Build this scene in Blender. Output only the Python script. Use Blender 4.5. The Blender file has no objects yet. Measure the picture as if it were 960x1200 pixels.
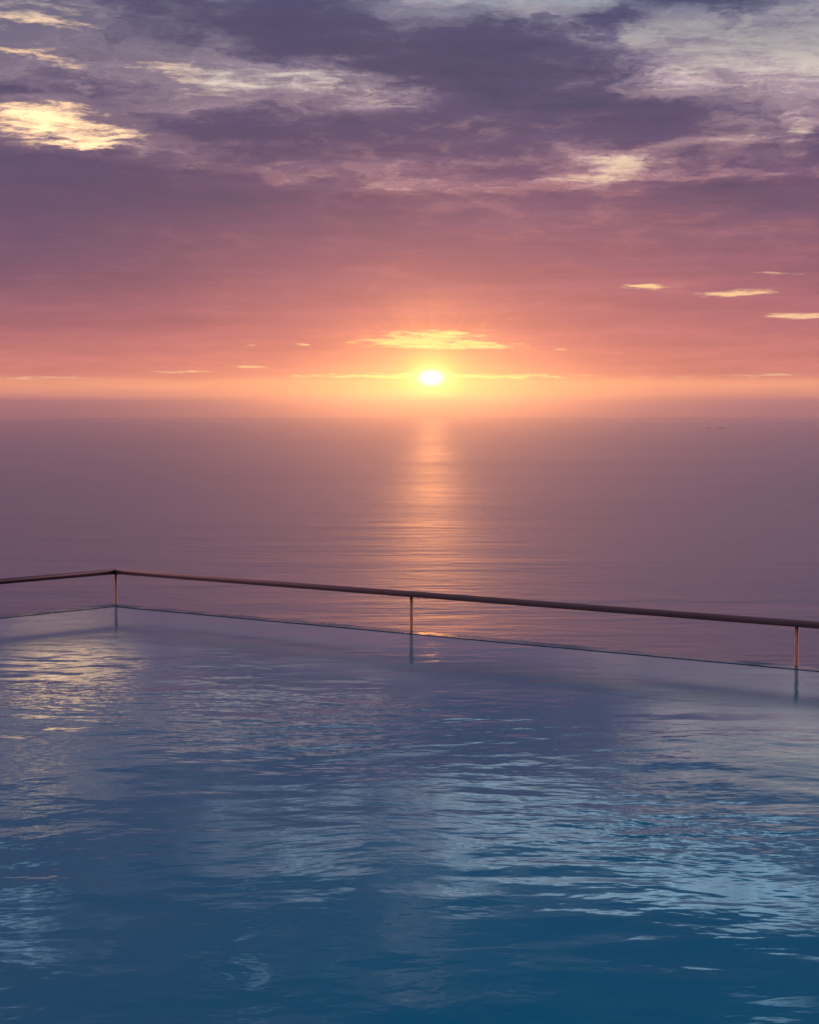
import bpy, bmesh, math, random
from mathutils import Vector, Matrix, noise as mnoise

random.seed(7)
R = math.radians
sc = bpy.context.scene
COL = sc.collection

# ------------------------------------------------------------------ helpers
def lin(c):
    return tuple(((v / 255) / 12.92 if v / 255 <= 0.04045 else ((v / 255 + 0.055) / 1.055) ** 2.4) for v in c)


class G:
    """wraps one node tree; small helpers for wiring maths"""
    def __init__(self, tree):
        self.t = tree
        tree.nodes.clear()

    def node(self, kind, **kw):
        n = self.t.nodes.new(kind)
        for k, v in kw.items():
            setattr(n, k, v)
        return n

    def put(self, sock, v):
        if isinstance(v, E):
            self.t.links.new(v.s, sock)
        elif hasattr(v, "is_output"):
            self.t.links.new(v, sock)
        else:
            if isinstance(v, (tuple, list)) and sock.type == "RGBA" and len(v) == 3:
                v = (*v, 1)
            sock.default_value = v

    def m(self, op, a, b=None, c=None, clamp=False):
        n = self.node("ShaderNodeMath", operation=op, use_clamp=clamp)
        self.put(n.inputs[0], a)
        if b is not None:
            self.put(n.inputs[1], b)
        if c is not None:
            self.put(n.inputs[2], c)
        return E(self, n.outputs[0])

    def smooth(self, v, lo, hi):
        n = self.node("ShaderNodeMapRange", interpolation_type="SMOOTHSTEP")
        self.put(n.inputs[0], v); self.put(n.inputs[1], lo); self.put(n.inputs[2], hi)
        n.inputs[3].default_value = 0; n.inputs[4].default_value = 1
        return E(self, n.outputs[0])

    def vec(self, x, y, z=0.0):
        n = self.node("ShaderNodeCombineXYZ")
        for i, v in enumerate((x, y, z)):
            self.put(n.inputs[i], v)
        return E(self, n.outputs[0])

    def noise(self, v, scale, detail=4, rough=0.55, dist=0.0, lac=2.0, col=False, dims="3D"):
        n = self.node("ShaderNodeTexNoise", noise_dimensions=dims)
        self.put(n.inputs["Vector"], v)
        n.inputs["Scale"].default_value = scale; n.inputs["Detail"].default_value = detail
        n.inputs["Roughness"].default_value = rough; n.inputs["Distortion"].default_value = dist
        n.inputs["Lacunarity"].default_value = lac
        return E(self, n.outputs[1 if col else 0])

    def mix(self, f, a, b, mode="MIX"):
        n = self.node("ShaderNodeMix", data_type="RGBA", blend_type=mode)
        n.clamp_factor = True; n.clamp_result = False
        self.put(n.inputs[0], f); self.put(n.inputs[6], a); self.put(n.inputs[7], b)
        return E(self, n.outputs[2])

    def ramp(self, f, stops):
        n = self.node("ShaderNodeValToRGB")
        cr = n.color_ramp
        cr.elements[0].position = stops[0][0]; cr.elements[0].color = (*stops[0][1], 1)
        cr.elements[1].position = stops[-1][0]; cr.elements[1].color = (*stops[-1][1], 1)
        for p, c in stops[1:-1]:
            e = cr.elements.new(p); e.color = (*c, 1)
        self.put(n.inputs[0], f)
        return E(self, n.outputs[0])

    def scale(self, c, f):
        n = self.node("ShaderNodeVectorMath", operation="SCALE")
        self.put(n.inputs[0], c); self.put(n.inputs[3], f)
        return E(self, n.outputs[0])

    def vadd(self, a, b):
        n = self.node("ShaderNodeVectorMath", operation="ADD")
        self.put(n.inputs[0], a); self.put(n.inputs[1], b)
        return E(self, n.outputs[0])

    def vmul(self, a, b):
        n = self.node("ShaderNodeVectorMath", operation="MULTIPLY")
        self.put(n.inputs[0], a); self.put(n.inputs[1], b)
        return E(self, n.outputs[0])


class E:
    def __init__(self, g, s):
        self.g, self.s = g, s
    def __add__(self, o): return self.g.m("ADD", self, o)
    __radd__ = __add__
    def __sub__(self, o): return self.g.m("SUBTRACT", self, o)
    def __rsub__(self, o): return self.g.m("SUBTRACT", o, self)
    def __mul__(self, o): return self.g.m("MULTIPLY", self, o)
    __rmul__ = __mul__
    def __truediv__(self, o): return self.g.m("DIVIDE", self, o)
    def __rtruediv__(self, o): return self.g.m("DIVIDE", o, self)


def obj(name, bm, mat, parent=None, smooth=True, loc=(0, 0, 0)):
    me = bpy.data.meshes.new(name)
    bmesh.ops.recalc_face_normals(bm, faces=bm.faces)
    bm.to_mesh(me); bm.free()
    for p in me.polygons:
        p.use_smooth = smooth
    if mat:
        me.materials.append(mat)
    o = bpy.data.objects.new(name, me)
    o.location = loc
    COL.objects.link(o)
    if parent:
        o.parent = parent
    return o


def structure(o, kind="structure"):
    o["kind"] = kind
    return o


def thing(name, label, cat, loc=(0, 0, 0), rz=0.0, group=None):
    o = bpy.data.objects.new(name, None)
    o.empty_display_size = 0.3
    o.location = loc; o.rotation_euler = (0, 0, rz)
    COL.objects.link(o)
    o["label"] = label; o["category"] = cat
    if group:
        o["group"] = group
    return o


def bm_box(bm, lo, hi, bevel=0.0):
    vs = [bm.verts.new((x, y, z)) for x in (lo[0], hi[0]) for y in (lo[1], hi[1]) for z in (lo[2], hi[2])]
    fs = []
    for q in ((0, 1, 3, 2), (4, 6, 7, 5), (0, 4, 5, 1), (2, 3, 7, 6), (0, 2, 6, 4), (1, 5, 7, 3)):
        fs.append(bm.faces.new([vs[i] for i in q]))
    if bevel:
        bmesh.ops.bevel(bm, geom=list({e for f in fs for e in f.edges}), offset=bevel, segments=2, affect="EDGES", profile=0.5)


def bm_tube(bm, pts, r, seg=20, cap=True):
    """round bar through the points with mitred joints"""
    pts = [Vector(p) for p in pts]
    rings = []
    for i, p in enumerate(pts):
        rr = r[i] if isinstance(r, (list, tuple)) else r
        d0 = (pts[i] - pts[i - 1]).normalized() if i else None
        d1 = (pts[i + 1] - pts[i]).normalized() if i < len(pts) - 1 else None
        d = ((d0 or d1) + (d1 or d0)).normalized()
        base = d1 or d0
        up = Vector((0, 0, 1)) if abs(base.z) < 0.9 else Vector((0, 1, 0))
        s = base.cross(up).normalized(); u = s.cross(base).normalized()
        ring = []
        for k in range(seg):
            a = 2 * math.pi * k / seg
            q = s * math.cos(a) * rr + u * math.sin(a) * rr
            q = q - base * (q.dot(d) / base.dot(d))
            ring.append(bm.verts.new(p + q))
        rings.append(ring)
    for a, b in zip(rings, rings[1:]):
        for k in range(seg):
            bm.faces.new((a[k], a[(k + 1) % seg], b[(k + 1) % seg], b[k]))
    if cap:
        bm.faces.new(rings[0][::-1]); bm.faces.new(rings[-1])


def material(name):
    m = bpy.data.materials.new(name)
    m.use_nodes = True
    g = G(m.node_tree)
    out = g.node("ShaderNodeOutputMaterial")
    return m, g, out


def principled(g, out, **kw):
    b = g.node("ShaderNodeBsdfPrincipled")
    for k, v in kw.items():
        g.put(b.inputs[k.replace("_", " ")], v)
    g.t.links.new(b.outputs[0], out.inputs["Surface"])
    return b


# ------------------------------------------------------------------ camera
cam_d = bpy.data.cameras.new("camera")
cam = bpy.data.objects.new("camera", cam_d)
COL.objects.link(cam)
cam.location = (0, 0, 1.65)
cam.rotation_euler = (R(90 - 3.053), 0, 0)
cam_d.sensor_fit = "VERTICAL"; cam_d.sensor_height = 36; cam_d.lens = 72
cam_d.clip_start = 0.1; cam_d.clip_end = 250000
sc.camera = cam

SUN_AZ, SUN_EL = 0.0106, 0.0121        # radians: azimuth right of +Y, elevation
U0, V0 = SUN_AZ * 24, SUN_EL * 24
SEA_Z = -150.0
RE = 6.371e6

# ------------------------------------------------------------------ sky
world = bpy.data.worlds.new("World")
sc.world = world
world.use_nodes = True
g = G(world.node_tree)
wout = g.node("ShaderNodeOutputWorld")
tc = g.node("ShaderNodeTexCoord")
sep = g.node("ShaderNodeSeparateXYZ")
g.put(sep.inputs[0], tc.outputs["Generated"])
dx, dy, dz = (E(g, sep.outputs[i]) for i in range(3))
az = g.m("ARCTAN2", dx, dy)
el = g.m("ARCSINE", dz)
U = az * 24.0                       # 1 unit = 2.4 degrees
V = el * 24.0
zz = g.m("MAXIMUM", dz, 0.0) + 0.075
P = g.vec(dx / zz, dy / zz, 0.0)      # the flat cloud sheet seen from below
PS = g.vmul(P, (1.0, 0.42, 1.0))

warp = g.noise(P, 2.6, 5, 0.6, col=True)
wsep = g.node("ShaderNodeSeparateXYZ"); g.put(wsep.inputs[0], warp)
wx, wy = E(g, wsep.outputs[0]) - 0.5, E(g, wsep.outputs[1]) - 0.5
vfac = g.smooth(V, 0.2, 3.0)
Uw = U + wx * 1.5
Vw = V + wy * (vfac * 0.75 + 0.06)

z2 = g.m("MAXIMUM", dz, 0.0) + 0.13
rotP = g.vec((dx * 0.98 + dy * 0.16) / z2, (dy * 0.98 - dx * 0.16) / z2, 0.0)
warp2 = g.vadd(g.noise(g.vmul(rotP, (3.0, 2.4, 1.0)), 2.6, 4, 0.6, col=True), (-0.5, -0.5, -0.5))
streak = (g.noise(g.vadd(g.vmul(rotP, (1.2, 0.9, 1.0)), g.scale(warp2, 0.22)), 2.9, 12, 0.63, 0.15) - 0.5) * 4.0   # broken cloud texture
fine = (g.noise(g.vadd(g.vmul(rotP, (3.0, 5.0, 1.0)), g.scale(warp2, 1.0)), 2.2, 10, 0.70) - 0.5) * 3.6            # thin drawn out wisps
mott = (g.noise(g.vadd(g.vmul(rotP, (1.1, 0.72, 1.0)), g.scale(warp2, 0.25)), 6.3, 12, 0.66, 0.2) - 0.5) * 4.4


def blob(u, v, a, b, w=1.0, slope=0.0, src=None):
    """soft elliptical region of sky, in sky coordinates"""
    uu, vv = src or (Uw, Vw)
    du = (uu - u)
    x = du * (1.0 / a)
    y = (vv - v - du * slope) * (1.0 / b) if slope else (vv - v) * (1.0 / b)
    d2 = x * x + y * y
    return g.m("POWER", 2.7183, d2 * -1.0) * w


def px(x, y):
    return (x - 480) / 100, (472 - y) / 100


def pb(x, y, a, b, w=1.0, slope=0.0, src=None):
    u, v = px(x, y)
    return blob(u, v, a / 100, b / 100, w, slope, src)


def total(lst):
    t = lst[0]
    for q in lst[1:]:
        t = t + q
    return t


# openings in the cloud, where the clear sky shows
gaps_high = total([
    pb(50, 148, 150, 26, 1.22, -0.04),
    pb(60, 77, 90, 8, 0.9, -0.02),
    pb(60, 51, 70, 7, 0.9, -0.06),
    pb(100, 185, 90, 6, 0.95, 0.02),
    pb(110, 168, 60, 8, 0.8, 0.0),
    pb(330, 100, 140, 21, 1.45, -0.10),
    pb(360, 66, 90, 8, 0.5, -0.06),
    pb(90, 34, 120, 14, 0.70, 0.0),
    pb(650, 14, 110, 22, 1.1, -0.25),
    pb(800, 58, 170, 34, 1.15, -0.2),
    pb(930, 40, 110, 55, 1.0, -0.2),
    pb(715, 202, 80, 12, 1.0, 0.2),
    pb(850, 172, 120, 9, 0.95, 0.10),
    pb(820, 210, 120, 6, 0.6, -0.03),
    pb(790, 105, 60, 26, 0.72, 0.0),
    pb(900, 140, 90, 22, 0.75, 0.0),
    pb(480, 20, 60, 8, 0.35, 0.0),
    pb(250, 205, 110, 12, 0.40, -0.06),
    pb(430, 224, 120, 8, 0.30, -0.05),
    pb(600, 228, 120, 9, 0.36, -0.03),
    pb(500, 120, 40, 12, 0.55, 0.0),
    # above the picture, seen mirrored in the pool
    pb(700, -38, 220, 36, 1.05, 0.20),
    pb(540, -78, 80, 44, 0.72, 0.25),
    pb(880, -104, 130, 26, 0.66, 0.2),
    pb(770, -84, 150, 14, 0.5, 0.22),
    pb(300, -28, 110, 34, 0.75, 0.1),
    pb(350, -84, 60, 30, 0.5, 0.0),
    pb(20, -130, 120, 26, 0.7, 0.0),
    pb(300, -170, 90, 26, 0.55, 0.0),
    pb(560, -180, 150, 30, 0.4, 0.0),
    pb(910, -240, 60, 22, 0.95, 0.0),
])
dark_high = total([
    pb(150, 232, 240, 34, 0.8, -0.02),
    pb(330, 40, 150, 22, 0.55, -0.03),
    pb(870, 238, 130, 15, 1.0, -0.05),
    pb(560, 105, 260, 55, 0.75, -0.14),
    pb(830, 150, 160, 34, 0.45, -0.1),
    pb(330, 155, 170, 22, 0.35, -0.04),
    pb(820, 8, 80, 14, 1.25, 0.0),
    pb(712, 36, 55, 14, 1.05, 0.05),
    pb(250, 158, 110, 14, 0.45, 0.0),
    pb(60, 106, 110, 9, 0.5, 0.0),
    pb(60, 8, 110, 10, 0.5, 0.0),
])
slits = (g.noise(g.vec(U * 0.9 + wx * 0.8, V * 6.5 + U * 0.25 + wy * 1.5, 21.0), 1.5, 9, 0.68) - 0.5) * 4.0
gap_f = g.m("MINIMUM", gaps_high, 1.18) - dark_high * 0.7 + (fine * 0.30 - mott * 0.34 + slits * 0.62 - streak * 0.14)
gapH = g.smooth(gap_f, 0.50, 1.45)

# small bright slits low over the sea
lw = (U + wx * 0.5, V + wy * 0.07)
gaps_low = total([
    pb(515, 404, 95, 6.0, 1.7, -0.03, lw),
    pb(512, 392, 75, 6.5, 1.15, -0.0, lw),
    pb(760, 337, 32, 4.0, 1.25, -0.02, lw),
    pb(862, 345, 42, 4.5, 1.6, 0.03, lw),
    pb(940, 372, 60, 3.5, 1.6, 0.0, lw),
    pb(900, 323, 60, 2.5, 0.75, -0.04, lw),
    pb(215, 436, 45, 2.5, 1.05, 0.0, lw),
    pb(300, 430, 34, 2.6, 1.05, -0.02, lw),
    pb(505, 441, 190, 4.0, 1.35, -0.004, lw),
    pb(40, 444, 130, 2.6, 0.95, 0.0, lw),
    pb(900, 440, 130, 2.5, 0.85, 0.02, lw),
    pb(350, 404, 14, 2.4, 0.8, 0.0, lw),
    pb(292, 405, 14, 2.0, 0.7, 0.0, lw),
    pb(650, 410, 16, 2.0, 0.7, 0.0, lw),
    pb(720, 413, 30, 2.0, 0.6, 0.0, lw),
])
finelow = g.noise(g.vec(U * 3.4 + wx, V * 26.0 + U * 0.6, 7.0), 1.0, 6, 0.68)
gapL = g.smooth(g.m("MINIMUM", gaps_low, 1.25) + (finelow - 0.5) * 3.0, 0.5, 1.35)

# colour of the cloud underside by elevation (degrees folded into V)
Vmax = 38.0
def vp(y):
    return max(0.0, min(1.0, ((472 - y) / 100 + 0.6) / (Vmax + 0.6)))
Vn = (V + 0.6) * (1 / (Vmax + 0.6))
cloud_col = g.ramp(g.m("POWER", g.m("MAXIMUM", Vn, 0.0), 0.5), [(math.sqrt(vp(y)), lin(c)) for y, c in (
    (520, (140, 95, 112)), (484, (190, 118, 118)), (472, (246, 156, 130)), (462, (252, 166, 132)), (448, (252, 164, 124)), (441, (214, 128, 114)), (428, (190, 111, 112)),
    (390, (160, 98, 111)), (330, (140, 92, 112)), (270, (122, 88, 112)), (215, (106, 84, 112)),
    (150, (94, 83, 113)), (60, (84, 82, 112)), (0, (76, 82, 113)), (-150, (44, 76, 112)), (-420, (18, 70, 108)), (-760, (48, 88, 128)),
    (-1200, (128, 132, 168)), (-3000, (142, 150, 186)))])
clear_col = g.ramp(g.m("POWER", g.m("MAXIMUM", Vn, 0.0), 0.5), [(math.sqrt(vp(y)), c) for y, c in (
    (500, (0.8, 0.35, 0.2)), (440, (1.0, 0.62, 0.26)), (370, (1.0, 0.72, 0.42)), (260, (0.80, 0.50, 0.40)),
    (200, (0.84, 0.62, 0.46)), (140, (0.86, 0.70, 0.54)), (105, (0.80, 0.68, 0.60)), (70, (0.46, 0.43, 0.43)), (20, (0.31, 0.31, 0.36)),
    (-40, (0.66, 0.96, 1.20)), (-120, (0.62, 1.10, 1.50)), (-420, (0.20, 0.34, 0.50)), (-3000, (0.16, 0.26, 0.40)))])

# cloud modelling: lighter and darker folds, bluer where thick
open_ = g.m("MINIMUM", gaps_high, 0.9)
soft = total([
    pb(210, 95, 220, 45, 0.5), pb(60, 110, 130, 70, 0.3), pb(860, 150, 150, 60, 0.25), pb(430, 208, 330, 20, 0.35, -0.03),
    pb(100, 30, 160, 22, 0.4), pb(700, 225, 200, 14, 0.25), pb(620, 150, 120, 16, 0.2, 0.1),
])
dens = dark_high * 0.75 - open_ * 0.70 - soft + slits * 0.12 + streak * 0.46 + mott * 0.54 + fine * 0.34
thick = g.smooth(dens, -0.80, 0.22)
lace = g.ramp(g.m("POWER", g.m("MAXIMUM", Vn, 0.0), 0.5), [(math.sqrt(vp(y)), lin(c)) for y, c in (
    (520, (140, 95, 112)), (470, (250, 160, 132)), (448, (254, 170, 128)), (441, (222, 136, 120)), (380, (190, 116, 118)), (300, (164, 106, 118)),
    (230, (158, 112, 126)), (160, (158, 130, 146)), (90, (158, 143, 158)), (20, (128, 130, 152)), (-60, (128, 146, 172)), (-170, (52, 84, 118)), (-420, (22, 76, 114)), (-760, (60, 98, 138)), (-1200, (150, 150, 182)), (-3000, (142, 150, 186)))])
body = g.vmul(cloud_col, g.vec(0.92, 0.90, 0.98))
body = g.mix(g.smooth(dens, 0.0, 1.3) * (vfac * 0.8 + 0.1), body, lin((60, 65, 96)))
clouds = g.mix(thick * (vfac * 0.75 + 0.25), lace, body)
rim = g.smooth(dens, -1.05, -0.70) * g.smooth(dens, -0.25, -0.60) * g.smooth(V, 1.7, 2.6) * g.smooth(fine, -0.3, 0.9)
clouds = g.vadd(clouds, g.scale((0.34, 0.24, 0.20), rim))
band = g.noise(g.vec(U * 0.25, V * 3.5, 11.0), 2.0, 6, 0.62)
clouds = g.scale(clouds, 0.72 + band * 0.58 + (mott * 0.09 + fine * 0.07) * vfac)

# glow of the sun through the haze and cloud
du, dv = U - U0, V - V0
cosaz = g.m("COSINE", az - SUN_AZ)
r_wide = g.m("SQRT", du * du * 0.30 + dv * dv)
glow_w = g.m("POWER", 2.7183, r_wide * r_wide * -0.42)
r_mid2 = du * du * 0.55 + dv * dv
glow_m = g.m("POWER", 2.7183, r_mid2 * -2.2)
r2 = du * du + dv * dv
glow_s = g.m("POWER", 2.7183, r2 * -11.0)
glow_d = g.m("POWER", 2.7183, (du * du * 0.55 + dv * dv * 1.5) * -85.0)
# faint fan of rays above the sun
ang = g.m("ARCTAN2", du, dv)
rays = g.noise(g.vec(ang * 2.2, 4.0, 0.0), 2.4, 2, 0.5)
glow_m = glow_m * (1.0 + (rays - 0.5) * 1.5 * g.smooth(dv, 0.15, 0.7))
side = g.smooth(U, -5.5, 2.0)
clouds = g.mix((1.0 - side) * 0.62 * g.smooth(V, 0.3, 1.8), clouds, lin((84, 74, 106)))

clear_col = g.scale(clear_col, 0.92 + fine * 0.10 + slits * 0.06)
sky = clouds
sky = g.mix(gapH, sky, g.mix(g.smooth(U, -2.0, -3.8) * g.smooth(V, 4.7, 3.9), clear_col, (1.7, 1.1, 0.6)))
sky = g.vadd(sky, g.scale((0.20, 0.06, 0.015), glow_w))
sky = g.vadd(sky, g.scale((0.62, 0.25, 0.04), glow_m))
low_warm = g.mix(g.m("POWER", 2.7183, du * du * -0.16), (0.95, 0.58, 0.34), (1.2, 0.84, 0.30))
sky = g.mix(gapL, sky, low_warm)
dh = V - 0.12
glow_h = g.m("POWER", 2.7183, du * du * -0.30 - dh * dh * 9.0)
sky = g.vadd(sky, g.scale((0.45, 0.26, 0.03), glow_h))
sky = g.vadd(sky, g.scale((0.75, 0.46, 0.07), glow_s))
glow_e = g.m("POWER", 2.7183, (du * du * 0.6 + dv * dv * 1.4) * -190.0)
sky = g.vadd(sky, g.scale((1.5, 1.1, 0.35), glow_d))
sky = g.vadd(sky, g.scale((4.0, 3.4, 2.2), glow_e))
# sky away from the sunset: dusk blue
back = g.smooth(cosaz, 0.75, -0.2)
dusk = g.ramp(g.m("POWER", g.m("MAXIMUM", Vn, 0.0), 0.5), [(0.0, lin((64, 58, 74))), (math.sqrt(vp(300)), lin((72, 68, 92))),
                                            (math.sqrt(vp(-400)), lin((80, 98, 132))), (1.0, lin((108, 136, 170)))])
dusk = g.scale(dusk, 1.0 + mott * 0.16)
sky = g.mix(back, sky, dusk)
# added fill: unseen pink glow to both sides, brightens haze and sea
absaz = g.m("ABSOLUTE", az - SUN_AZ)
side_fill = g.smooth(absaz, 0.20, 0.50) * g.smooth(absaz, 1.5, 0.6) * g.m("POWER", 2.7183, V * V * -0.022) * (0.8 + 0.2 * g.smooth(az, -0.2, 0.2))
sky = g.vadd(sky, g.scale((3.1, 1.16, 1.12), side_fill * (1.05 - thick * 0.6) * (1.0 + streak * 0.2 + band * 0.3)))
# disc of the sun
disc = g.smooth(g.m("SQRT", du * du * 0.8 + dv * dv * 1.4), 0.095, 0.03)
sky = g.vadd(sky, g.scale((16.0, 12.0, 5.0), disc))
# below the sea horizon
sky = g.mix(g.smooth(V, -0.35, -1.5), sky, (0.05, 0.045, 0.05))

nish = g.node("ShaderNodeTexSky", sky_type="NISHITA")
nish.sun_disc = False
nish.sun_elevation = SUN_EL; nish.sun_rotation = SUN_AZ
nish.altitude = 150; nish.dust_density = 2.0
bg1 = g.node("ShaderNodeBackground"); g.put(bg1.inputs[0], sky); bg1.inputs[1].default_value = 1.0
bg2 = g.node("ShaderNodeBackground"); g.put(bg2.inputs[0], nish.outputs[0]); bg2.inputs[1].default_value = 0.003
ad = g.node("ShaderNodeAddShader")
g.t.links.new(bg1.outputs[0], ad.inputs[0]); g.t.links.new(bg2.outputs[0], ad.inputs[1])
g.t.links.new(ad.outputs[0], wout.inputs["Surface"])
world.cycles.sampling_method = "MANUAL"; world.cycles.sample_map_resolution = 1024

# the sun itself
sd = bpy.data.lights.new("sun", "SUN")
sun = bpy.data.objects.new("sun", sd)
COL.objects.link(sun)
sd.energy = 0.07; sd.angle = R(0.53); sd.color = (1.0, 0.36, 0.09)
sdir = Vector((math.sin(SUN_AZ) * math.cos(SUN_EL), math.cos(SUN_AZ) * math.cos(SUN_EL), math.sin(SUN_EL)))
sun.rotation_euler = sdir.to_track_quat("Z", "Y").to_euler()
sun.location = (0, 0, 30)

# ------------------------------------------------------------------ materials
# sea
M_sea, g, out = material("sea_water")
geo = g.node("ShaderNodeNewGeometry")
pos = E(g, geo.outputs["Position"])
swell = g.noise(g.vmul(pos, (0.012, 0.030, 0.0)), 1.0, 4, 0.6, 0.3)
chop = g.noise(g.vmul(pos, (0.055, 0.11, 0.0)), 1.0, 5, 0.65, 0.2)
roll = g.noise(g.vmul(pos, (0.0022, 0.008, 0.0)), 1.0, 4, 0.6, 0.4)
slick = g.noise(g.vmul(pos, (0.0011, 0.0016, 0.0)), 1.0, 5, 0.6, 0.8)
gust = g.noise(g.vmul(pos, (0.00035, 0.0009, 0.0)), 1.0, 4, 0.6, 0.5)
bump = g.node("ShaderNodeBump"); bump.inputs["Strength"].default_value = 1.0; bump.inputs["Distance"].default_value = 1.0
g.put(bump.inputs["Height"], swell * 1.5 + chop * (0.40 * (0.45 + slick)) + roll * 3.6)
b = principled(g, out, Base_Color=(0.20, 0.13, 0.19), Anisotropic=0.92, IOR=1.5, Roughness=g.m("MULTIPLY_ADD", slick + gust, 0.12, 0.25))
g.put(b.inputs["Normal"], bump.outputs[0])

g.put(b.inputs["Tangent"], g.vec(1.0, 0.0, 0.0))      # swell runs across the view

# pool water: clear blue body under a rippled skin
M_pool, g, out = material("pool_water")
geo = g.node("ShaderNodeNewGeometry")
pos = E(g, geo.outputs["Position"])
w0 = g.noise(pos, 0.55, 2, 0.5, col=True)
pw = g.vadd(pos, g.scale(w0, 0.6))
big = g.noise(g.vmul(pw, (1.1, 1.7, 0.0)), 1.0, 2, 0.5)
mid = g.noise(g.vmul(pw, (3.2, 4.3, 0.0)), 1.0, 3, 0.45, 0.15)
sml = g.noise(g.vmul(pw, (12.0, 18.0, 0.0)), 1.0, 3, 0.6, 0.3)
calm = g.smooth(g.noise(pos, 0.35, 3, 0.5), 0.35, 0.68)
# the water trembles where it spills over the long edge
psep = g.node("ShaderNodeSeparateXYZ"); g.put(psep.inputs[0], pos)
edge = (E(g, psep.outputs[0]) + 2.4155) * -0.6328 + (E(g, psep.outputs[1]) - 16.739) * -0.7743
edge2 = (E(g, psep.outputs[0]) + 2.4155) * 0.7743 + (E(g, psep.outputs[1]) - 16.739) * -0.6328
near = g.m("MINIMUM", edge, edge2)
spill = g.smooth(near, 2.7, 1.2)
trem = g.noise(g.vmul(pos, (15.0, 2.2, 0.0)), 1.0, 2, 0.5)
lee = 0.5 + g.smooth(near, 0.8, 4.0) * 0.5
bump = g.node("ShaderNodeBump"); bump.inputs["Strength"].default_value = 1.0; bump.inputs["Distance"].default_value = 1.0
g.put(bump.inputs["Height"], (big * 0.0055 + mid * (0.0016 + calm * 0.0066)) * lee + sml * (0.00006 + calm * 0.00035) + trem * (spill * 0.0010))
nrm = bump.outputs[0]
body_w = g.node("ShaderNodeBsdfDiffuse"); body_w.inputs[0].default_value = (0.0, 0.30, 0.375, 1)
g.put(body_w.inputs["Normal"], nrm)
skin = g.node("ShaderNodeBsdfAnisotropic", distribution="BECKMANN"); skin.inputs[0].default_value = (1, 1, 1, 1)
g.put(skin.inputs["Roughness"], spill * 0.115 + 0.025); g.put(skin.inputs["Normal"], nrm)
fres = g.node("ShaderNodeFresnel"); fres.inputs["IOR"].default_value = 1.58; g.put(fres.inputs["Normal"], nrm)
mixs = g.node("ShaderNodeMixShader")
g.t.links.new(fres.outputs[0], mixs.inputs[0]); g.t.links.new(body_w.outputs[0], mixs.inputs[1]); g.t.links.new(skin.outputs[0], mixs.inputs[2])
g.t.links.new(mixs.outputs[0], out.inputs["Surface"])

# dark wet glass mosaic on the overflow edge
M_tile, g, out = material("wet_mosaic")
tco = g.node("ShaderNodeTexCoord")
uvw = E(g, tco.outputs["Object"])
br = g.node("ShaderNodeTexBrick")
br.offset = 0.0; br.squash = 1.0
g.put(br.inputs["Vector"], uvw); br.inputs["Scale"].default_value = 1.0
br.inputs["Brick Width"].default_value = 0.05; br.inputs["Row Height"].default_value = 0.05
br.inputs["Mortar Size"].default_value = 0.004; br.inputs["Color1"].default_value = (0.006, 0.03, 0.05, 1)
br.inputs["Color2"].default_value = (0.07, 0.13, 0.18, 1); br.inputs["Mortar"].default_value = (0.10, 0.12, 0.14, 1)
wet = g.noise(uvw, 3.0, 4, 0.6)
cell = g.node("ShaderNodeTexVoronoi"); g.put(cell.inputs["Vector"], uvw); cell.inputs["Scale"].default_value = 20.0
csep = g.node("ShaderNodeSeparateColor"); g.put(csep.inputs[0], cell.outputs["Color"])
bump = g.node("ShaderNodeBump"); bump.inputs["Distance"].default_value = 0.01; bump.inputs["Strength"].default_value = 0.8
g.put(bump.inputs["Height"], E(g, csep.outputs[0]) + wet * 0.6)
b = principled(g, out, Base_Color=br.outputs["Color"], Roughness=g.smooth(wet, 0.3, 0.75) * 0.3 + 0.12)
g.put(b.inputs["Normal"], bump.outputs[0])

# concrete of the pool shell and gutter
M_conc, g, out = material("pool_concrete")
tco = g.node("ShaderNodeTexCoord")
n1 = g.noise(tco.outputs["Object"], 2.5, 6, 0.6)
principled(g, out, Base_Color=g.ramp(n1, [(0.3, (0.16, 0.16, 0.155)), (0.7, (0.30, 0.29, 0.28))]), Roughness=0.8)

# deck stone
M_deck, g, out = material("deck_stone")
tco = g.node("ShaderNodeTexCoord")
br = g.node("ShaderNodeTexBrick"); g.put(br.inputs["Vector"], tco.outputs["Object"]); br.inputs["Scale"].default_value = 1.0
br.inputs["Brick Width"].default_value = 0.9; br.inputs["Row Height"].default_value = 0.6; br.inputs["Mortar Size"].default_value = 0.006
br.inputs["Color1"].default_value = (0.30, 0.28, 0.25, 1); br.inputs["Color2"].default_value = (0.36, 0.33, 0.30, 1); br.inputs["Mortar"].default_value = (0.16, 0.15, 0.14, 1)
n1 = g.noise(tco.outputs["Object"], 6.0, 6, 0.6)
principled(g, out, Base_Color=g.mix(n1 * 0.4, br.outputs["Color"], (0.22, 0.20, 0.18)), Roughness=0.7)

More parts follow.
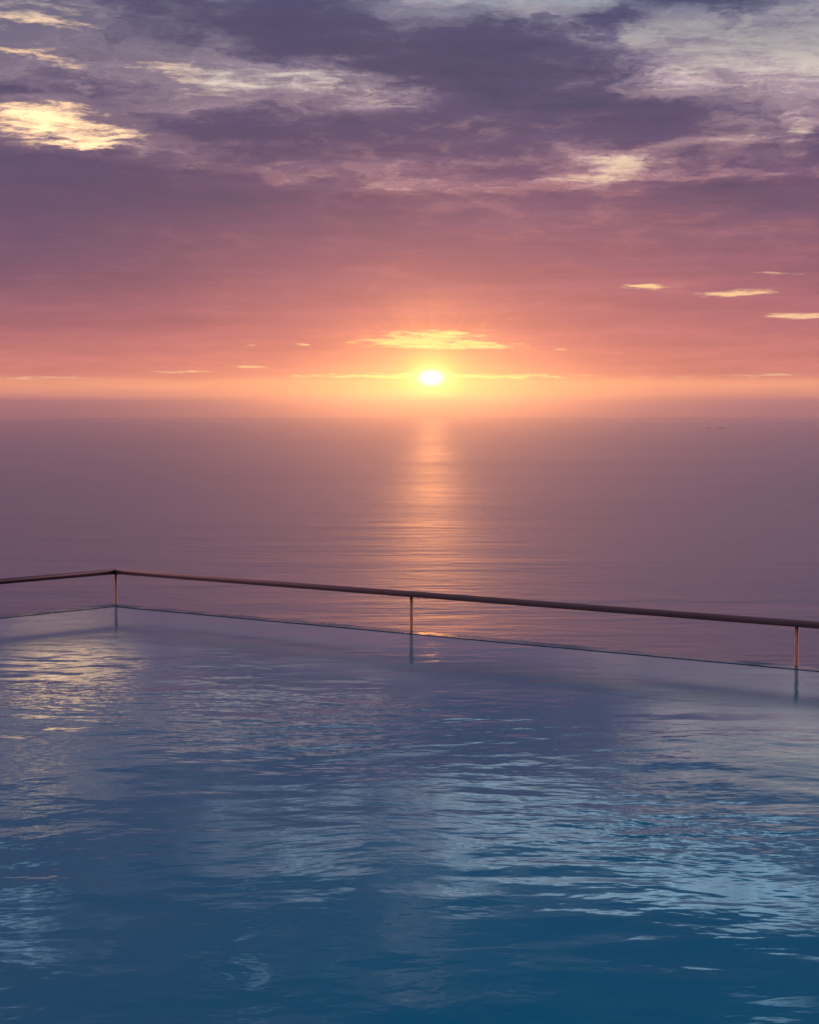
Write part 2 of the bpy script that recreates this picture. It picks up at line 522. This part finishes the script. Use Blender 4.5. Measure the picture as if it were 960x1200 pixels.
# handrail: brown lacquered metal; posts: polished bronze
def rail_metal(name, c0, c1):
    m, g, out = material(name)
    tco = g.node("ShaderNodeTexCoord")
    n1 = g.noise(tco.outputs["Object"], 3.0, 4, 0.6)
    principled(g, out, Base_Color=g.ramp(n1, [(0.3, c0), (0.7, c1)]), Metallic=0.0, Roughness=n1 * 0.1 + 0.24, Coat_Weight=0.4, Coat_Roughness=0.08)
    return m
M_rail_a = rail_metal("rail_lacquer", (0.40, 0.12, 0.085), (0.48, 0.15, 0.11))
M_rail_b = rail_metal("rail_lacquer_shade", (0.010, 0.006, 0.008), (0.016, 0.009, 0.011))  # same lacquer; the left run's dark reflections are put into its colour
M_post, g, out = material("post_bronze")
tco = g.node("ShaderNodeTexCoord")
n1 = g.noise(tco.outputs["Object"], 30.0, 4, 0.6)
principled(g, out, Base_Color=(0.85, 0.33, 0.16), Metallic=1.0, Roughness=n1 * 0.12 + 0.16)

# hillside scrub
M_hill, g, out = material("hill_scrub")
geo = g.node("ShaderNodeNewGeometry")
n1 = g.noise(geo.outputs["Position"], 0.12, 8, 0.65)
n2 = g.noise(geo.outputs["Position"], 1.3, 6, 0.65)
bump = g.node("ShaderNodeBump"); bump.inputs["Distance"].default_value = 0.6
g.put(bump.inputs["Height"], n2)
b = principled(g, out, Base_Color=g.ramp(n1 * 0.6 + n2 * 0.4, [(0.35, (0.03, 0.045, 0.02)), (0.52, (0.08, 0.09, 0.04)), (0.68, (0.20, 0.16, 0.11))]), Roughness=0.9)
g.put(b.inputs["Normal"], bump.outputs[0])

# boats
def paint(name, c, rough=0.5):
    m, g, out = material(name)
    tco = g.node("ShaderNodeTexCoord")
    n = g.noise(tco.outputs["Object"], 0.8, 5, 0.6)
    principled(g, out, Base_Color=g.mix(n * 0.5, c, tuple(v * 0.6 for v in c)), Roughness=rough)
    return m
M_hull = paint("hull_paint", (0.012, 0.012, 0.016))
M_cabin = paint("cabin_paint", (0.02, 0.016, 0.016))
M_steel = paint("boat_steel", (0.05, 0.045, 0.04))

# ------------------------------------------------------------------ sea, following the curve of the earth
bm = bmesh.new()
seg = 256
radii = [60 * (56000 / 60) ** (i / 70) for i in range(71)]
prev = None
c0 = bm.verts.new((0, 0, SEA_Z))
for r in radii:
    z = SEA_Z - r * r / (2 * RE)
    ring = [bm.verts.new((r * math.cos(2 * math.pi * k / seg), r * math.sin(2 * math.pi * k / seg), z)) for k in range(seg)]
    for k in range(seg):
        if prev:
            bm.faces.new((prev[k], prev[(k + 1) % seg], ring[(k + 1) % seg], ring[k]))
        else:
            bm.faces.new((c0, ring[k], ring[(k + 1) % seg]))
    prev = ring
sea = structure(obj("sea", bm, M_sea))
if sea.data.polygons[0].normal.z < 0:
    sea.data.flip_normals()

# ------------------------------------------------------------------ pool, set square to its own axes
# frame: origin at the far outer corner of the overflow edge, a = along the right edge, b = along the left edge
CX, CY = -2.4155, 16.739
E1 = Vector((0.7743, -0.6328, 0)); E2 = Vector((-0.6328, -0.7743, 0))
FR = Matrix(((E1.x, E2.x, 0, CX), (E1.y, E2.y, 0, CY), (0, 0, 1, 0), (0, 0, 0, 1)))   # local (a, b, z) -> world (mirrored frame)
def W(a, b, z):
    return FR @ Vector((a, b, z))
LA, LB = 17.0, 10.3           # pool length along each overflow edge
CR = 0.15                      # width of the tiled crest


def slab(bm, a0, a1, b0, b1, z0, z1):
    vs = [bm.verts.new(W(a, b, z)) for a in (a0, a1) for b in (b0, b1) for z in (z0, z1)]
    for q in ((0, 1, 3, 2), (4, 6, 7, 5), (0, 4, 5, 1), (2, 3, 7, 6), (0, 2, 6, 4), (1, 5, 7, 3)):
        bm.faces.new([vs[i] for i in q])

# water surface: a fine grid
bm = bmesh.new()
na, nb = 120, 80
gv = [[bm.verts.new(W(CR + (LA - CR) * i / na, CR + (LB - CR) * j / nb, 0.0)) for j in range(nb + 1)] for i in range(na + 1)]
for i in range(na):
    for j in range(nb):
        bm.faces.new((gv[i][j], gv[i + 1][j], gv[i + 1][j + 1], gv[i][j + 1]))
pool_water = structure(obj("pool_water", bm, M_pool))
if pool_water.data.polygons[0].normal.z < 0:
    pool_water.data.flip_normals()

pool = thing("infinity_pool", "blue infinity pool with a dark mosaic overflow edge above the sea", "pool", W(0, 0, -1.6))
inv = Matrix.Translation(-pool.location)
def child(name, bm, mat, parent, smooth=False):
    bmesh.ops.transform(bm, matrix=Matrix.Translation(-parent.location), verts=bm.verts)
    return obj(name, bm, mat, parent, smooth)
bm = bmesh.new()
slab(bm, 0.002, LA, 0.002, LB, -1.75, -1.60)                  # floor
slab(bm, 0.002, CR, 0.002, LB, -1.597, -0.022)                 # walls
slab(bm, CR + 0.002, LA, 0.002, CR, -1.597, -0.022)
slab(bm, CR + 0.002, LA, LB - 0.2, LB, -1.597, -0.022)
slab(bm, LA - 0.2, LA, CR + 0.002, LB - 0.203, -1.597, -0.022)
child("basin", bm, M_conc, pool)
# crest tiles, two arms of the overflow edge
def crest(a0, a1, b0, b1):
    bm = bmesh.new()
    slab(bm, a0, a1, b0, b1, -0.018, 0.004)
    return bm
t1 = child("overflow_edge", crest(0.0, LA, 0.0, CR), M_tile, pool)
t2 = child("overflow_edge", crest(0.0, CR, CR + 0.001, LB), M_tile, pool)
# overflow gutter below the edge, where the posts stand
bm = bmesh.new()
slab(bm, -0.46, LA, -0.46, -0.001, -0.80, -0.62)
slab(bm, -0.46, -0.001, 0.001, LB, -0.80, -0.62)
slab(bm, -0.46, LA, -0.46, -0.34, -0.617, -0.48)
slab(bm, -0.46, -0.34, -0.337, LB, -0.617, -0.48)
child("overflow_gutter", bm, M_conc, pool)

# deck behind the pool
bm = bmesh.new()
slab(bm, -0.46, LA + 6, LB + 0.003, LB + 9, -0.25, 0.06)
slab(bm, LA + 0.003, LA + 6, 0.0, LB, -0.25, 0.06)
structure(obj("pool_deck", bm, M_deck, smooth=False))

# ------------------------------------------------------------------ railing
rail = thing("railing", "low brown pipe railing with thin copper posts round the far pool corner", "railing", W(-0.12, -0.12, -0.62))
RZ = 0.254
def rail_half(p0, p1, other, r=0.0225):
    """one straight handrail whose first end is mitred against the other run"""
    bm = bmesh.new()
    d = (p1 - p0).normalized(); d2 = (other - p0).normalized()
    m = (d - d2).normalized()       # normal of the mitre plane
    s = d.cross(Vector((0, 0, 1))).normalized(); u = Vector((0, 0, 1))
    n = 32
    rings = []
    L = (p1 - p0).length
    for t in (0.0, L):
        ring = []
        for k in range(n):
            a = 2 * math.pi * k / n
            q = s * math.cos(a) * r + u * math.sin(a) * r
            if t == 0.0:
                q = q - d * (q.dot(m) / d.dot(m))
            ring.append(bm.verts.new(p0 + d * t + q))
        rings.append(ring)
    for k in range(n):
        bm.faces.new((rings[0][k], rings[0][(k + 1) % n], rings[1][(k + 1) % n], rings[1][k]))
    bm.faces.new(rings[0][::-1]); bm.faces.new(rings[1])
    return bm
pc, pr, pl = W(-0.12, -0.12, RZ), W(LA, -0.12, RZ), W(-0.12, LB, RZ)
child("handrail", rail_half(pc, pr, pl), M_rail_a, rail, True)
child("handrail", rail_half(pc, pl, pr), M_rail_b, rail, True)
def post(p, r=0.0112):
    bm = bmesh.new()
    bm_tube(bm, [(p.x, p.y, -0.618), (p.x, p.y, RZ - 0.018)], r, 24)
    po = child("post", bm, M_post, rail, True)
    bm = bmesh.new()
    bm_tube(bm, [(p.x, p.y, -0.6195), (p.x, p.y, -0.607), (p.x, p.y, -0.6055)], [0.035, 0.035, 0.030], 24)
    bmesh.ops.transform(bm, matrix=Matrix.Translation(-rail.location), verts=bm.verts)
    obj("base_flange", bm, M_post, po, True)
post(W(-0.12, -0.12, 0))
for s in (3.16, 6.31, 9.46, 12.61, 15.76):
    post(W(-0.12 + s, -0.12, 0))
for s in (3.16, 6.31, 9.46):
    post(W(-0.12, -0.12 + s, 0))

# ------------------------------------------------------------------ hillside falling to the sea
def hill_z(a, b):
    out_ = max(-a - 0.5, -b - 0.5, 0.0)          # metres beyond the pool's outer edges
    back_ = max(b - LB, a - LA, 0.0)  # unseen rise behind the deck, shaped to darken the rail's reflections
    if out_ > 0:
        z = -0.78 - out_ * 0.80
        z += (mnoise.noise(Vector((a * 0.05, b * 0.05, 0))) * 4.0 + mnoise.noise(Vector((a * 0.2, b * 0.2, 3))) * 1.0) * min(1, out_ / 15)
    else:
        z = -2.0 if back_ == 0 else -0.3 + 42 * (1 - math.exp(-max(0.0, back_ - 10) * 0.75 / 42)) + min(1, max(0, back_ - 10) / 10) * mnoise.noise(Vector((a * 0.06, b * 0.06, 0))) * 4
    return z
bm = bmesh.new()
ax = [-260 + 6 * i for i in range(43)] + [-0.5, 4, 9, LA, LA + 6, LA + 9] + [LA + 15 + 10 * i for i in range(14)]
bx_ = [-260 + 6 * i for i in range(43)] + [-0.5, 3, 7, LB, LB + 9, LB + 12] + [LB + 20 + 10 * i for i in range(10)]
hv = [[bm.verts.new(W(a, b, hill_z(a, b))) for b in bx_] for a in ax]
for i in range(len(ax) - 1):
    for j in range(len(bx_) - 1):
        bm.faces.new((hv[i][j], hv[i + 1][j], hv[i + 1][j + 1], hv[i][j + 1]))
structure(obj("hillside", bm, M_hill))

# ------------------------------------------------------------------ two fishing boats far out
def boat(x, y, rz, L, label, rig):
    z = SEA_Z - (x * x + y * y) / (2 * RE)
    t = thing("fishing_boat", label, "boat", (x, y, z), rz, "fishing boats far out on the sea")
    Bm, H = L * 0.15, L * 0.16
    bm = bmesh.new()
    secs = []
    for i in range(13):
        s = i / 12
        xx = (s - 0.5) * L
        w = Bm * (1 - max(0, (s - 0.55) / 0.45) ** 2.2) * (0.82 + 0.18 * min(1, s * 4)) + 0.02
        top = H * (0.75 + 0.9 * max(0, s - 0.45) ** 1.6 * 2 + 0.15 * max(0, 0.25 - s) * 4)
        pts = [(xx, -w, top), (xx, -w * 0.86, 0.2), (xx, -w * 0.45, -0.9), (xx, w * 0.45, -0.9), (xx, w * 0.86, 0.2), (xx, w, top), (xx, w * 0.9, top - 0.7), (xx, -w * 0.9, top - 0.7)]
        secs.append([bm.verts.new(p) for p in pts])
    for a, b in zip(secs, secs[1:]):
        for k in range(8):
            bm.faces.new((a[k], a[(k + 1) % 8], b[(k + 1) % 8], b[k]))
    bm.faces.new(secs[0]); bm.faces.new(secs[-1][::-1])
    obj("hull", bm, M_hull, t, False)
    bm = bmesh.new()
    wx0 = -0.32 * L if rig else 0.02 * L
    bm_box(bm, (wx0, -Bm * 0.6, H * 0.5), (wx0 + L * 0.24, Bm * 0.6, H * 0.5 + L * 0.16), 0.2)
    bm_box(bm, (wx0 + L * 0.04, -Bm * 0.45, H * 0.5 + L * 0.162), (wx0 + L * 0.19, Bm * 0.45, H * 0.5 + L * 0.24), 0.2)
    obj("wheelhouse", bm, M_cabin, t, False)
    bm = bmesh.new()
    mx = wx0 + L * 0.12
    bm_tube(bm, [(mx, 0, H * 0.5 + L * 0.242), (mx, 0, L * 0.52)], [0.35, 0.18], 10)
    ms = obj("mast", bm, M_steel, t)
    bm = bmesh.new()
    bx = wx0 + L * 0.45 if rig else wx0 - L * 0.25
    bm_tube(bm, [(bx, 0, H * 0.4), (bx, 0, L * 0.36)], [0.4, 0.25], 10)
    bm_tube(bm, [(bx, 0, L * 0.33), (bx + (0.18 * L if rig else -0.16 * L), 0, L * 0.22)], [0.25, 0.15], 8)
    obj("boom", bm, M_steel, t)
boat(1898, 13006, 0.15, 29.0, "smaller of two dark fishing boats far out on the hazy sea", False)
boat(1990, 13100, 3.05, 45.0, "larger dark fishing boat, just right of its smaller companion on the hazy sea", True)

# ------------------------------------------------------------------ sea haze
M_haze, g, out = material("sea_haze")
pv = g.node("ShaderNodeVolumePrincipled")
pv.inputs["Color"].default_value = (1.0, 0.97, 0.98, 1)
pv.inputs["Density"].default_value = 6.8e-5
pv.inputs["Anisotropy"].default_value = 0.92
g.t.links.new(pv.outputs[0], out.inputs["Volume"])
bm = bmesh.new()
bm_box(bm, (-58000, -58000, SEA_Z - 56000 ** 2 * 1.0 / (2 * RE) - 1.5), (58000, 58000, 56.0))
structure(obj("haze", bm, M_haze, smooth=False), "stuff")

# ------------------------------------------------------------------ render settings
sc.view_settings.view_transform = "Standard"
sc.view_settings.look = "None"
sc.view_settings.exposure = 0.0
sc.view_settings.gamma = 1.0
sc.view_settings.use_curve_mapping = False
sc.render.engine = "CYCLES"
cy = sc.cycles
cy.max_bounces = 8; cy.diffuse_bounces = 2; cy.glossy_bounces = 4; cy.transmission_bounces = 4; cy.volume_bounces = 4
cy.sample_clamp_indirect = 6.0
cy.use_denoising = True
cy.caustics_reflective = True
